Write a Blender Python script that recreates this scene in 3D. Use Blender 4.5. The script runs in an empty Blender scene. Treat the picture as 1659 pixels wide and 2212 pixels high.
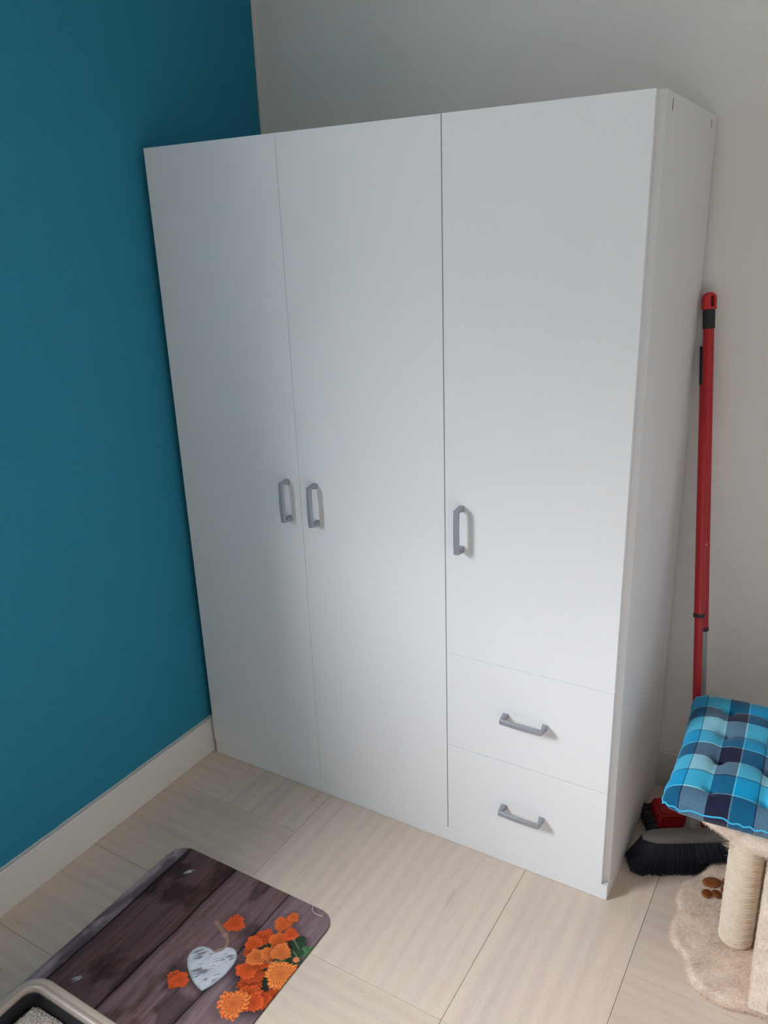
import bpy, bmesh, math, random
import numpy as np
from mathutils import Vector, Matrix

S = bpy.context.scene
COL = S.collection
PI = math.pi
rnd = random.Random(7)
rng = np.random.default_rng(11)

# ------------------------------------------------------------------ camera
cam_d = bpy.data.cameras.new('camera')
cam = bpy.data.objects.new('camera', cam_d)
COL.objects.link(cam)
ROT = Matrix(((0.85759, 0.5132, -0.03423), (-0.14083, 0.29831, 0.94402), (0.49468, -0.80476, 0.32811))).transposed()
cam.matrix_world = Matrix.Translation((1.65145, -1.59013, 1.57636)) @ ROT.to_4x4()
cam_d.sensor_fit = 'VERTICAL'
cam_d.sensor_height = 24.0
cam_d.sensor_width = 18.0
cam_d.lens = 1731.44 / 2212 * 24.0
cam_d.clip_start = 0.02
S.camera = cam

# ------------------------------------------------------------------ view
S.view_settings.view_transform = 'Standard'
S.view_settings.look = 'None'
S.view_settings.gamma = 1.0
S.view_settings.use_curve_mapping = False
S.view_settings.exposure = 0.0

# ------------------------------------------------------------------ overcast sky
SKY = 70.0
W = bpy.data.worlds.new('overcast_sky')
S.world = W
W.use_nodes = True
nt = W.node_tree
nt.nodes.clear()
wo = nt.nodes.new('ShaderNodeOutputWorld')
bg = nt.nodes.new('ShaderNodeBackground')
tc = nt.nodes.new('ShaderNodeTexCoord')
sx = nt.nodes.new('ShaderNodeSeparateXYZ')
rp = nt.nodes.new('ShaderNodeValToRGB')
nt.links.new(tc.outputs['Generated'], sx.inputs[0])
mr = nt.nodes.new('ShaderNodeMapRange')
mr.inputs['From Min'].default_value = -1
nt.links.new(sx.outputs['Z'], mr.inputs['Value'])
nt.links.new(mr.outputs['Result'], rp.inputs['Fac'])
nt.links.new(rp.outputs['Color'], bg.inputs['Color'])
nt.links.new(bg.outputs['Background'], wo.inputs['Surface'])
el = rp.color_ramp.elements
el[0].position = 0.0;  el[0].color = (0.10, 0.10, 0.095, 1)
el[1].position = 1.0;  el[1].color = (0.96, 0.985, 1.03, 1)
e = el.new(0.585); e.color = (0.10, 0.10, 0.10, 1)     # built-up skyline all round
e = el.new(0.640); e.color = (0.41, 0.42, 0.438, 1)
e = el.new(0.75);  e.color = (0.66, 0.68, 0.712, 1)
bg.inputs['Strength'].default_value = SKY

# daylight comes through the window of the left wall: light portal in the opening
WIN = dict(y0=-2.10, y1=-1.08, z0=1.00, z1=2.02)
REVEAL = 0.30     # depth of the outer wall
XL, YB, XR, YF, ZC = -0.0272, 0.5188, 2.02, -4.6, 2.62
pl = bpy.data.lights.new('window_portal', 'AREA')
pl.shape = 'RECTANGLE'
pl.size = WIN['z1'] - WIN['z0']
pl.size_y = WIN['y1'] - WIN['y0']
pl.cycles.is_portal = True
po = bpy.data.objects.new('window_portal', pl)
COL.objects.link(po)
po.location = (XL - REVEAL + 0.01, (WIN['y0'] + WIN['y1']) / 2, (WIN['z0'] + WIN['z1']) / 2)
po.rotation_euler = (0, -PI / 2, 0)

# ================================================================== helpers
ORI = {}

def lin(r, g, b):
    def f(c):
        c /= 255.0
        return c / 12.92 if c <= 0.04045 else ((c + 0.055) / 1.055) ** 2.4
    return (f(r), f(g), f(b), 1.0)

def world_of(o):
    return ORI.get(o.name, Vector((0, 0, 0))) if o else Vector((0, 0, 0))

def link_mesh(name, me, mat, parent=None, origin=None, smooth=False, angle=None):
    """me holds world coordinates; the object's origin goes to `origin` (default centre of bounds)."""
    n = len(me.vertices)
    co = np.empty(n * 3, dtype=np.float32)
    me.vertices.foreach_get('co', co)
    co = co.reshape(-1, 3)
    if origin is None:
        origin = (co.min(0) + co.max(0)) / 2
    org = Vector([float(v) for v in origin])
    co -= np.array(org, dtype=np.float32)
    me.vertices.foreach_set('co', co.ravel())
    o = bpy.data.objects.new(name, me)
    COL.objects.link(o)
    o.location = org - world_of(parent)
    if parent:
        o.parent = parent
    ORI[o.name] = org
    if mat:
        me.materials.append(mat)
    if smooth:
        me.polygons.foreach_set('use_smooth', [True] * len(me.polygons))
        if angle is not None:
            try:
                me.set_sharp_from_angle(angle=angle)
            except Exception:
                pass
    me.update()
    return o

def from_bm(name, bm, mat, parent=None, **k):
    me = bpy.data.meshes.new(name)
    bm.normal_update()
    bm.to_mesh(me)
    bm.free()
    return link_mesh(name, me, mat, parent, **k)

def from_np(name, V, F, mat, parent=None, **k):
    me = bpy.data.meshes.new(name)
    V = np.asarray(V, dtype=np.float32)
    if isinstance(F, np.ndarray):
        nF, m = F.shape
        me.vertices.add(len(V)); me.vertices.foreach_set('co', V.ravel())
        me.loops.add(nF * m); me.loops.foreach_set('vertex_index', F.astype(np.int32).ravel())
        me.polygons.add(nF)
        me.polygons.foreach_set('loop_start', np.arange(0, nF * m, m, dtype=np.int32))
        me.polygons.foreach_set('loop_total', np.full(nF, m, dtype=np.int32))
        me.update(calc_edges=True)
        me.validate()
    else:
        me.from_pydata([tuple(map(float, v)) for v in V], [], F)
        me.update()
    return link_mesh(name, me, mat, parent, **k)

def bm_box(bm, x0, x1, y0, y1, z0, z1, bev=0.0, seg=2):
    r = bmesh.ops.create_cube(bm, size=1.0)
    vs = r['verts']
    for v in vs:
        v.co = Vector((x0 if v.co.x < 0 else x1, y0 if v.co.y < 0 else y1, z0 if v.co.z < 0 else z1))
    if bev > 0:
        es = list({e for v in vs for e in v.link_edges})
        bmesh.ops.bevel(bm, geom=es, offset=bev, segments=seg, affect='EDGES', profile=0.5)

def box(name, mat, x0, x1, y0, y1, z0, z1, parent=None, bev=0.0, seg=2, **k):
    bm = bmesh.new()
    bm_box(bm, x0, x1, y0, y1, z0, z1, bev, seg)
    return from_bm(name, bm, mat, parent, **k)

def bm_prism(bm, poly, axis, a, b):
    """poly of 2D points extruded along axis ('x','y','z') from a to b."""
    def P(p, t):
        return {'x': (t, p[0], p[1]), 'y': (p[0], t, p[1]), 'z': (p[0], p[1], t)}[axis]
    lo = [bm.verts.new(P(p, a)) for p in poly]
    hi = [bm.verts.new(P(p, b)) for p in poly]
    n = len(poly)
    fs = [bm.faces.new(lo), bm.faces.new(hi)]
    for i in range(n):
        fs.append(bm.faces.new((lo[i], lo[(i + 1) % n], hi[(i + 1) % n], hi[i])))
    bmesh.ops.recalc_face_normals(bm, faces=fs)
    return lo, hi, fs

def tube_np(path, rad, seg=12, closed=False, cap=True):
    path = np.asarray(path, float)
    n = len(path)
    rad = np.full(n, rad) if np.isscalar(rad) else np.asarray(rad, float)
    tan = np.gradient(path, axis=0)
    if closed:
        tan = np.roll(path, -1, 0) - np.roll(path, 1, 0)
    tan /= np.linalg.norm(tan, axis=1)[:, None] + 1e-12
    up = np.array([0, 0, 1.0])
    if abs(tan[0] @ up) > 0.9:
        up = np.array([1.0, 0, 0])
    nrm = np.cross(tan[0], up); nrm /= np.linalg.norm(nrm)
    V = []
    for i in range(n):
        nrm = nrm - tan[i] * (nrm @ tan[i]); nrm /= np.linalg.norm(nrm)
        bi = np.cross(tan[i], nrm)
        for k in range(seg):
            a = 2 * PI * k / seg
            V.append(path[i] + rad[i] * (math.cos(a) * nrm + math.sin(a) * bi))
    F = []
    m = n if closed else n - 1
    for i in range(m):
        j = (i + 1) % n
        for k in range(seg):
            q = (k + 1) % seg
            F.append([i * seg + k, i * seg + q, j * seg + q, j * seg + k])
    if cap and not closed:
        F.append(list(range(seg))[::-1])
        F.append([(n - 1) * seg + k for k in range(seg)])
    return np.array(V), F

def tube(name, mat, path, rad, parent=None, seg=12, closed=False, **k):
    V, F = tube_np(path, rad, seg, closed)
    k.setdefault('smooth', True)
    k.setdefault('angle', 0.9)
    return from_np(name, V, F, mat, parent, **k)

def empty(name, loc, label, cat, group=None):
    o = bpy.data.objects.new(name, None)
    COL.objects.link(o)
    o.location = loc
    o.empty_display_size = 0.05
    ORI[o.name] = Vector(loc)
    o['label'] = label
    o['category'] = cat
    if group:
        o['group'] = group
    return o

def struct(o):
    o['kind'] = 'structure'
    return o

# ---- blades (fur, bristles): list of single thin quads/triangles
def fur_np(V, T, count, length, width, lean=(0, 0, -0.15), spread=0.55, seed=1):
    """V, T: base triangles. Returns extra verts and tris."""
    g = np.random.default_rng(seed)
    V = np.asarray(V, float)
    T = np.asarray(T)
    a, b, c = V[T[:, 0]], V[T[:, 1]], V[T[:, 2]]
    cr = np.cross(b - a, c - a)
    ar = np.linalg.norm(cr, axis=1)
    nm = cr / (ar[:, None] + 1e-12)
    idx = g.choice(len(T), size=count, p=ar / ar.sum())
    r1, r2 = np.sqrt(g.random(count)), g.random(count)
    p = (1 - r1)[:, None] * a[idx] + (r1 * (1 - r2))[:, None] * b[idx] + (r1 * r2)[:, None] * c[idx]
    n = nm[idx]
    cl = np.stack([np.sin(p[:, 0] * 61 + 2.1 * np.sin(p[:, 1] * 47)), np.sin(p[:, 1] * 53 + 1.7 * np.sin(p[:, 0] * 39)), 0 * p[:, 0]], 1)
    d = n + np.array(lean) + 0.35 * cl + spread * g.normal(size=(count, 3)) * 0.6
    d /= np.linalg.norm(d, axis=1)[:, None]
    s = np.cross(d, g.normal(size=(count, 3)))
    s /= np.linalg.norm(s, axis=1)[:, None] + 1e-9
    L = length * (0.6 + 0.6 * g.random(count))[:, None]
    w = width * (0.7 + 0.6 * g.random(count))[:, None]
    sn = n + 0.45 * d
    sn /= np.linalg.norm(sn, axis=1)[:, None]
    N = np.empty((count * 3, 3))
    N[0::3] = p - s * w - n * 0.001
    N[1::3] = p + s * w - n * 0.001
    N[2::3] = p + d * L
    F = np.arange(count * 3).reshape(-1, 3)
    return N, F, np.repeat(sn, 3, axis=0)

def tri_of(F):
    out = []
    for f in F:
        for i in range(1, len(f) - 1):
            out.append((f[0], f[i], f[i + 1]))
    return np.array(out)

def furry(name, V, F, mat, parent, count, length=0.007, width=0.0005, lean=(0, 0, -0.1), spread=0.6, seed=1, **k):
    V = np.asarray(V, float)
    T = tri_of(F)
    N, FT, SN = fur_np(V, T, count, length, width, lean, spread, seed)
    VV = np.vstack([V, N])
    FF = np.vstack([T, FT + len(V)])
    o = from_np(name, VV, FF, mat, parent, smooth=True, **k)
    o.data.materials.append(FIBRE[mat.name])
    mi = np.zeros(len(FF), dtype=np.int32)
    mi[len(T):] = 1
    o.data.polygons.foreach_set('material_index', mi)
    return o

# ================================================================== materials
def new_mat(name, base=(0.8, 0.8, 0.8, 1), rough=0.5, metal=0.0, spec=0.5):
    m = bpy.data.materials.new(name)
    m.use_nodes = True
    b = m.node_tree.nodes['Principled BSDF']
    b.inputs['Base Color'].default_value = base
    b.inputs['Roughness'].default_value = rough
    b.inputs['Metallic'].default_value = metal
    b.inputs['Specular IOR Level'].default_value = spec
    return m

class NB:
    """small node-graph builder"""
    def __init__(s, m):
        s.t = m.node_tree
        s.b = s.t.nodes['Principled BSDF']
    def n(s, typ, **k):
        nd = s.t.nodes.new(typ)
        for a, v in k.items():
            setattr(nd, a, v)
        return nd
    def l(s, a, b):
        s.t.links.new(a, b)
    def coord(s, kind='Object', scale=(1, 1, 1)):
        t = s.n('ShaderNodeTexCoord')
        mp = s.n('ShaderNodeMapping')
        mp.inputs['Scale'].default_value = scale
        s.l(t.outputs[kind], mp.inputs['Vector'])
        return mp.outputs['Vector']
    def noise(s, vec, scale, detail=3, rough=0.5, dist=0.0):
        nd = s.n('ShaderNodeTexNoise')
        nd.inputs['Scale'].default_value = scale
        nd.inputs['Detail'].default_value = detail
        nd.inputs['Roughness'].default_value = rough
        nd.inputs['Distortion'].default_value = dist
        if vec is not None:
            s.l(vec, nd.inputs['Vector'])
        return nd.outputs['Fac']
    def ramp(s, fac, stops, interp='LINEAR'):
        nd = s.n('ShaderNodeValToRGB')
        r = nd.color_ramp
        r.interpolation = interp
        while len(r.elements) < len(stops):
            r.elements.new(0.5)
        for e_, (p, c) in zip(r.elements, stops):
            e_.position = p
            e_.color = c
        s.l(fac, nd.inputs['Fac'])
        return nd.outputs['Color']
    def mix(s, fac, a, b, mode='MIX'):
        nd = s.n('ShaderNodeMix', data_type='RGBA', blend_type=mode)
        for sock, v in ((nd.inputs[0], fac), (nd.inputs[6], a), (nd.inputs[7], b)):
            if isinstance(v, (int, float, tuple)):
                sock.default_value = v
            else:
                s.l(v, sock)
        return nd.outputs[2]
    def math(s, op, a, b=0.0, c=0.0):
        nd = s.n('ShaderNodeMath', operation=op)
        for sock, v in zip(nd.inputs, (a, b, c)):
            if isinstance(v, (int, float)):
                sock.default_value = v
            else:
                s.l(v, sock)
        return nd.outputs[0]
    def bump(s, h, strength=0.2, dist=0.001):
        nd = s.n('ShaderNodeBump')
        nd.inputs['Strength'].default_value = strength
        nd.inputs['Distance'].default_value = dist
        s.l(h, nd.inputs['Height'])
        s.l(nd.outputs['Normal'], s.b.inputs['Normal'])
    def color(s, c):
        s.l(c, s.b.inputs['Base Color'])

def plain(name, rgb, rough=0.5, metal=0.0, spec=0.5, nscale=120, namt=0.04, bump=0.1, bdist=0.0005):
    """single colour with faint procedural mottling and relief"""
    m = new_mat(name, lin(*rgb), rough, metal, spec)
    g = NB(m)
    v = g.coord()
    f = g.noise(v, nscale, 3)
    c = lin(*rgb)
    lo = tuple(x * (1 - namt) for x in c[:3]) + (1,)
    hi = tuple(min(1, x * (1 + namt)) for x in c[:3]) + (1,)
    g.color(g.ramp(f, [(0.3, lo), (0.7, hi)]))
    if bump:
        g.bump(f, bump, bdist)
    return m

M_WHITE = plain('white_melamine', (231, 232, 234), rough=0.5, spec=0.35, nscale=260, namt=0.006, bump=0.04, bdist=0.0004)
M_BACK = plain('hardboard_back', (205, 200, 192), rough=0.7)
M_GAP = plain('dark_slot', (30, 30, 32), rough=0.8)
M_ALU = plain('satin_aluminium', (160, 163, 171), rough=0.42, metal=0.38, nscale=500, namt=0.03, bump=0.02)
M_GREYWALL = plain('pale_grey_wall_paint', (238, 235, 231), rough=0.85, spec=0.25, nscale=190, namt=0.012, bump=0.12, bdist=0.0008)
M_WARMWALL = plain('warm_white_wall_paint', (246, 240, 234), rough=0.85, spec=0.25, nscale=190, namt=0.012, bump=0.12, bdist=0.0008)
M_CEIL = plain('ceiling_paint', (228, 227, 222), rough=0.9, spec=0.2)
M_SKIRT = plain('baseboard_paint', (216, 213, 208), rough=0.5, nscale=60, namt=0.01, bump=0.03)
M_SUB = plain('dark_joint', (110, 84, 66), rough=0.9)
M_FRAME = plain('window_paint', (235, 235, 232), rough=0.4)
M_REDTUBE = plain('red_lacquered_tube', (176, 22, 32), rough=0.38, nscale=80, namt=0.03, bump=0.02)
_g = NB(M_REDTUBE)
_v = _g.coord()
_f = _g.noise(_v, 55, 2, 0.5)
_old = M_REDTUBE.node_tree.nodes['Principled BSDF'].inputs['Base Color'].links[0].from_socket
_r = _g.ramp(_f, [(0.745, (0, 0, 0, 1)), (0.765, (1, 1, 1, 1))])
_s = _g.n('ShaderNodeSeparateColor'); _g.l(_r, _s.inputs[0])
_g.color(_g.mix(_s.outputs[0], _old, lin(214, 150, 146)))
M_REDCAP = plain('red_plastic', (200, 32, 38), rough=0.45, nscale=80)
M_REDMOP = plain('dark_red_plastic', (170, 20, 30), rough=0.4, nscale=60)
M_BLACKP = plain('black_rubber', (38, 38, 42), rough=0.6, nscale=200)
M_GREYTUBE = plain('grey_aluminium_tube', (165, 164, 166), rough=0.4, metal=0.5)
M_BROOMGREY = plain('grey_plastic', (132, 130, 130), rough=0.45, nscale=90)
M_BRISTLE = plain('navy_bristle', (28, 33, 50), rough=0.55, nscale=300, namt=0.2)
M_MOPSTRAND = plain('grey_microfibre', (72, 74, 80), rough=0.95, nscale=300, namt=0.3)
M_CHROME = new_mat('chrome', lin(215, 215, 218), 0.18, 1.0)
M_TRAY = plain('navy_black_plastic', (24, 24, 34), rough=0.45, nscale=100)
M_RIM = plain('beige_plastic', (164, 149, 137), rough=0.34, nscale=60, namt=0.015, bump=0.02)
M_PAWPAD = plain('brown_plush', (150, 88, 48), rough=0.95, nscale=300, namt=0.2)
M_BROWNIN = plain('brown_lining', (132, 92, 72), rough=0.95, nscale=200, namt=0.15)
M_THREAD = plain('white_thread', (225, 220, 210), rough=0.8)
M_PIPING = plain('turquoise_piping', (60, 175, 215), rough=0.8, nscale=500, namt=0.15)

def mat_plush():
    m = new_mat('beige_plush', lin(226, 208, 190), 0.95, 0, 0.15)
    g = NB(m)
    v = g.coord()
    f = g.noise(v, 22, 4, 0.6)
    f2 = g.noise(v, 260, 2)
    c = g.ramp(f, [(0.3, lin(206, 186, 170)), (0.7, lin(236, 220, 205))])
    g.color(g.mix(0.25, c, g.ramp(f2, [(0.3, lin(180, 158, 140)), (0.7, lin(244, 230, 214))])))
    g.b.inputs['Sheen Weight'].default_value = 0.25
    return m
M_PLUSH = mat_plush()

FIBRE = {}
def fibre_of(m):
    """thin fibres of a plush: light reaches both faces of a blade"""
    f = m.copy()
    f.name = m.name + '_fibre'
    t = f.node_tree
    b = t.nodes['Principled BSDF']
    out = t.nodes['Material Output']
    src = b.inputs['Base Color'].links[0].from_socket
    df, tr, ad = t.nodes.new('ShaderNodeBsdfDiffuse'), t.nodes.new('ShaderNodeBsdfTranslucent'), t.nodes.new('ShaderNodeAddShader')
    mul = t.nodes.new('ShaderNodeMix'); mul.data_type = 'RGBA'; mul.blend_type = 'MULTIPLY'
    mul.inputs[0].default_value = 1.0
    mul.inputs[7].default_value = (0.66, 0.69, 0.73, 1)
    t.links.new(src, mul.inputs[6])
    for sh in (df, tr):
        t.links.new(mul.outputs[2], sh.inputs['Color'])
    t.links.new(df.outputs[0], ad.inputs[0]); t.links.new(tr.outputs[0], ad.inputs[1])
    t.links.new(ad.outputs[0], out.inputs['Surface'])
    FIBRE[m.name] = f
fibre_of(M_PLUSH)
fibre_of(M_PAWPAD)

def mat_sisal():
    m = new_mat('sisal_rope', lin(226, 204, 172), 0.75, 0, 0.3)
    g = NB(m)
    v = g.coord('UV')
    w = g.n('ShaderNodeTexWave', wave_type='BANDS', bands_direction='DIAGONAL')
    w.inputs['Scale'].default_value = 1.0
    w.inputs['Distortion'].default_value = 1.5
    w.inputs['Detail'].default_value = 2
    g.l(v, w.inputs['Vector'])
    c = g.ramp(w.outputs['Fac'], [(0.1, lin(208, 184, 156)), (0.5, lin(240, 224, 202)), (1, lin(250, 240, 224))])
    n2 = g.noise(g.coord('Object'), 40, 3)
    g.color(g.mix(0.35, c, g.ramp(n2, [(0.3, lin(218, 196, 170)), (0.75, lin(246, 234, 216))])))
    g.bump(w.outputs['Fac'], 0.6, 0.0012)
    return m
M_SISAL = mat_sisal()

def mat_blue():
    m = new_mat('teal_wall_paint', lin(30, 128, 160), 0.8, 0, 0.25)
    g = NB(m)
    geo = g.n('ShaderNodeNewGeometry')
    sp = g.n('ShaderNodeSeparateXYZ')
    g.l(geo.outputs['Position'], sp.inputs[0])
    wob = g.noise(geo.outputs['Position'], 45, 4, 0.7)
    edge = g.math('ADD', sp.outputs['Y'], g.math('MULTIPLY', g.math('SUBTRACT', wob, 0.5), 0.006))
    fac = g.math('GREATER_THAN', edge, YB - 0.010)
    fn = g.noise(geo.outputs['Position'], 160, 3)
    teal = g.ramp(fn, [(0.3, lin(38, 125, 154)), (0.7, lin(41, 129, 158))])
    low = g.math('LESS_THAN', g.math('ADD', sp.outputs['Z'], g.math('MULTIPLY', g.math('SUBTRACT', wob, 0.5), 0.004)), 0.1195)
    fac = g.math('MAXIMUM', fac, low)
    g.color(g.mix(fac, teal, lin(206, 206, 200)))
    g.bump(fn, 0.12, 0.0008)
    return m
M_BLUE = mat_blue()

def mat_wood():
    """limed oak: local X is the grain direction; every plank differs by its random value"""
    m = new_mat('limed_oak', lin(205, 188, 172), 0.42, 0, 0.4)
    g = NB(m)
    t = g.n('ShaderNodeTexCoord')
    oi = g.n('ShaderNodeObjectInfo')
    off = g.n('ShaderNodeVectorMath', operation='SCALE')
    cmb = g.n('ShaderNodeCombineXYZ')
    g.l(oi.outputs['Random'], cmb.inputs[0]); g.l(oi.outputs['Random'], cmb.inputs[1]); g.l(oi.outputs['Random'], cmb.inputs[2])
    g.l(cmb.outputs[0], off.inputs[0]); off.inputs['Scale'].default_value = 37.0
    add = g.n('ShaderNodeVectorMath', operation='ADD')
    g.l(t.outputs['Object'], add.inputs[0]); g.l(off.outputs[0], add.inputs[1])
    P = add.outputs[0]
    def mp(sc):
        q = g.n('ShaderNodeMapping'); q.inputs['Scale'].default_value = sc
        g.l(P, q.inputs['Vector']); return q.outputs['Vector']
    broad = g.noise(mp((1.0, 15, 1)), 1.0, 4, 0.6, 0.5)
    fine = g.noise(mp((30, 420, 1)), 1.0, 3, 0.6, 0.4)
    fleck = g.noise(mp((50, 620, 1)), 1.0, 2, 0.5)
    cath = g.n('ShaderNodeTexWave', wave_type='BANDS', bands_direction='Y')
    cath.inputs['Scale'].default_value = 3.0
    cath.inputs['Distortion'].default_value = 7.0
    cath.inputs['Detail'].default_value = 2.5
    cath.inputs['Detail Scale'].default_value = 0.8
    g.l(mp((0.55, 2.6, 1)), cath.inputs['Vector'])
    c0 = g.ramp(broad, [(0.30, lin(198, 182, 177)), (0.48, lin(212, 194, 179)), (0.72, lin(219, 203, 185))])
    c1 = g.mix(0.36, c0, g.ramp(cath.outputs['Fac'], [(0.0, lin(203, 184, 170)), (0.5, lin(214, 196, 181)), (1.0, lin(222, 206, 190))]))
    c2 = g.mix(0.24, c1, g.ramp(fine, [(0.32, lin(190, 170, 156)), (0.62, lin(222, 205, 191))]))
    fl = g.ramp(fleck, [(0.68, (0, 0, 0, 1)), (0.74, (1, 1, 1, 1))])
    sepf = g.n('ShaderNodeSeparateColor'); g.l(fl, sepf.inputs[0])
    c3 = g.mix(g.math('MULTIPLY', sepf.outputs[0], 0.62), c2, lin(236, 226, 214))
    dk = g.ramp(g.noise(mp((5, 90, 1)), 1.0, 2, 0.5), [(0.24, (1, 1, 1, 1)), (0.31, (0, 0, 0, 1))])
    sepd = g.n('ShaderNodeSeparateColor'); g.l(dk, sepd.inputs[0])
    c4 = g.mix(g.math('MULTIPLY', sepd.outputs[0], 0.35), c3, lin(150, 130, 118))
    tone = g.math('MULTIPLY_ADD', oi.outputs['Random'], 0.12, 0.93)
    vv = g.n('ShaderNodeHueSaturation')
    g.l(tone, vv.inputs['Value']); g.l(c4, vv.inputs['Color'])
    g.color(vv.outputs['Color'])
    g.bump(fine, 0.10, 0.0006)
    return m
M_WOOD = mat_wood()

def mat_attr(name, rough=0.9, bump=0.25, scale=900):
    m = new_mat(name, rough=rough, spec=0.2)
    g = NB(m)
    a = g.n('ShaderNodeVertexColor', layer_name='print')
    f = g.noise(g.coord(), scale, 2)
    g.color(g.mix(0.22, a.outputs['Color'], g.mix(1.0, a.outputs['Color'], g.ramp(f, [(0.3, (0.45, 0.45, 0.45, 1)), (0.7, (1.4, 1.4, 1.4, 1))]), 'MULTIPLY')))
    g.bump(f, bump, 0.0006)
    return m
M_MAT = mat_attr('printed_felt')
M_LITTER = mat_attr('clay_litter', rough=0.95, bump=0.3, scale=600)

def mat_plaid():
    m = new_mat('blue_plaid_cotton', rough=0.85, spec=0.2)
    g = NB(m)
    uv = g.n('ShaderNodeUVMap', uv_map='cloth')
    sp = g.n('ShaderNodeSeparateXYZ')
    g.l(uv.outputs['UV'], sp.inputs[0])
    NAVY, LL, CY, DL, PALE = lin(26, 30, 58), lin(165, 225, 240), lin(0, 150, 200), lin(18, 26, 54), lin(140, 200, 220)
    def bands(coord):
        f = g.math('FRACT', coord)
        return g.ramp(f, [(0.0, NAVY), (0.300, LL), (0.318, CY), (0.622, DL), (0.640, PALE)], 'CONSTANT')
    cu, cv = bands(sp.outputs['X']), bands(sp.outputs['Y'])
    # woven: threads of both directions alternate
    chk = g.n('ShaderNodeTexNoise')
    mp = g.n('ShaderNodeMapping')
    mp.inputs['Scale'].default_value = (90, 22, 1)
    g.l(uv.outputs['UV'], mp.inputs['Vector'])
    g.l(mp.outputs['Vector'], chk.inputs['Vector'])
    chk.inputs['Scale'].default_value = 2.0
    fac = g.ramp(chk.outputs['Fac'], [(0.35, (0.44, 0.44, 0.44, 1)), (0.65, (0.62, 0.62, 0.62, 1))])
    sf = g.n('ShaderNodeSeparateColor'); g.l(fac, sf.inputs[0])
    def gam(c, k_):
        nd = g.n('ShaderNodeGamma'); nd.inputs['Gamma'].default_value = k_
        g.l(c, nd.inputs['Color']); return nd.outputs['Color']
    g.color(gam(g.mix(sf.outputs[0], gam(cu, 0.42), gam(cv, 0.42)), 1 / 0.42))
    g.bump(chk.outputs['Fac'], 0.2, 0.0006)
    g.b.inputs['Sheen Weight'].default_value = 0.12
    return m
M_PLAID = mat_plaid()

# ================================================================== room
WT = 0.16

def quad_wall(name, mat, boxes):
    bm = bmesh.new()
    for b in boxes:
        bm_box(bm, *b)
    return struct(from_bm(name, bm, mat))

quad_wall('wall_left', M_BLUE, [
    (XL - REVEAL, XL, WIN['y1'], YB + WT, -0.03, ZC),
    (XL - REVEAL, XL, YF - WT, WIN['y0'], -0.03, ZC),
    (XL - REVEAL, XL, WIN['y0'], WIN['y1'], -0.03, WIN['z0']),
    (XL - REVEAL, XL, WIN['y0'], WIN['y1'], WIN['z1'], ZC)])
quad_wall('wall_back', M_GREYWALL, [(XL, XR + WT, YB, YB + WT, -0.03, ZC)])
quad_wall('wall_right', M_WARMWALL, [(XR, XR + WT, YF - WT, YB, -0.03, ZC)])
quad_wall('wall_front', M_BLUE, [(XL, XR, YF - WT, YF, -0.03, ZC)])
quad_wall('ceiling', M_CEIL, [(XL - REVEAL, XR + WT, YF - WT, YB + WT, ZC, ZC + 0.1)])

def skirting(name, pts, axis):
    (a0, a1, face, back) = pts
    bm = bmesh.new()
    h = 0.1178
    if axis == 'y':       # runs along y, face towards +x
        poly = [(back, 0.0005), (face, 0.0005), (face, h - 0.002), (face - 0.002, h), (back, h)]
        bm_prism(bm, poly, 'y', a0, a1)
    else:                 # runs along x, face towards -y
        poly = [(back, 0.0005), (face, 0.0005), (face, h - 0.002), (face + 0.002, h), (back, h)]
        bm_prism(bm, poly, 'x', a0, a1)
    return struct(from_bm(name, bm, M_SKIRT))

skirting('baseboard_left', (YF, YB, XL + 0.014, XL), 'y')
skirting('baseboard_back', (XL + 0.0145, XR, YB - 0.014, YB), 'x')

# window (behind the photographer's left, outside the frame)
win = bpy.data.objects.new('window_1', None)
COL.objects.link(win)
win.location = (XL - REVEAL + 0.05, (WIN['y0'] + WIN['y1']) / 2, WIN['z0'])
ORI['window_1'] = Vector(win.location)
struct(win)
bm = bmesh.new()
fx0, fx1 = XL - REVEAL + 0.02, XL - REVEAL + 0.07
fw = 0.05
bm_box(bm, fx0, fx1, WIN['y0'], WIN['y0'] + fw, WIN['z0'], WIN['z1'], 0.003, 1)
bm_box(bm, fx0, fx1, WIN['y1'] - fw, WIN['y1'], WIN['z0'], WIN['z1'], 0.003, 1)
bm_box(bm, fx0, fx1, WIN['y0'] + fw, WIN['y1'] - fw, WIN['z0'], WIN['z0'] + fw, 0.003, 1)
bm_box(bm, fx0, fx1, WIN['y0'] + fw, WIN['y1'] - fw, WIN['z1'] - fw, WIN['z1'], 0.003, 1)
from_bm('window_frame', bm, M_FRAME, win)
box('window_sill', M_FRAME, XL - REVEAL + 0.072, XL + 0.03, WIN['y0'], WIN['y1'], WIN['z0'] - 0.0005, WIN['z0'] + 0.02, win, 0.004)

# ------------------------------------------------------------------ floor of parquet planks
bm = bmesh.new()
bm_box(bm, XL, XR, YF, YB, -0.03, -0.0125)
floor = from_bm('floor', bm, M_SUB)
struct(floor)
GAP = 0.00045

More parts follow.
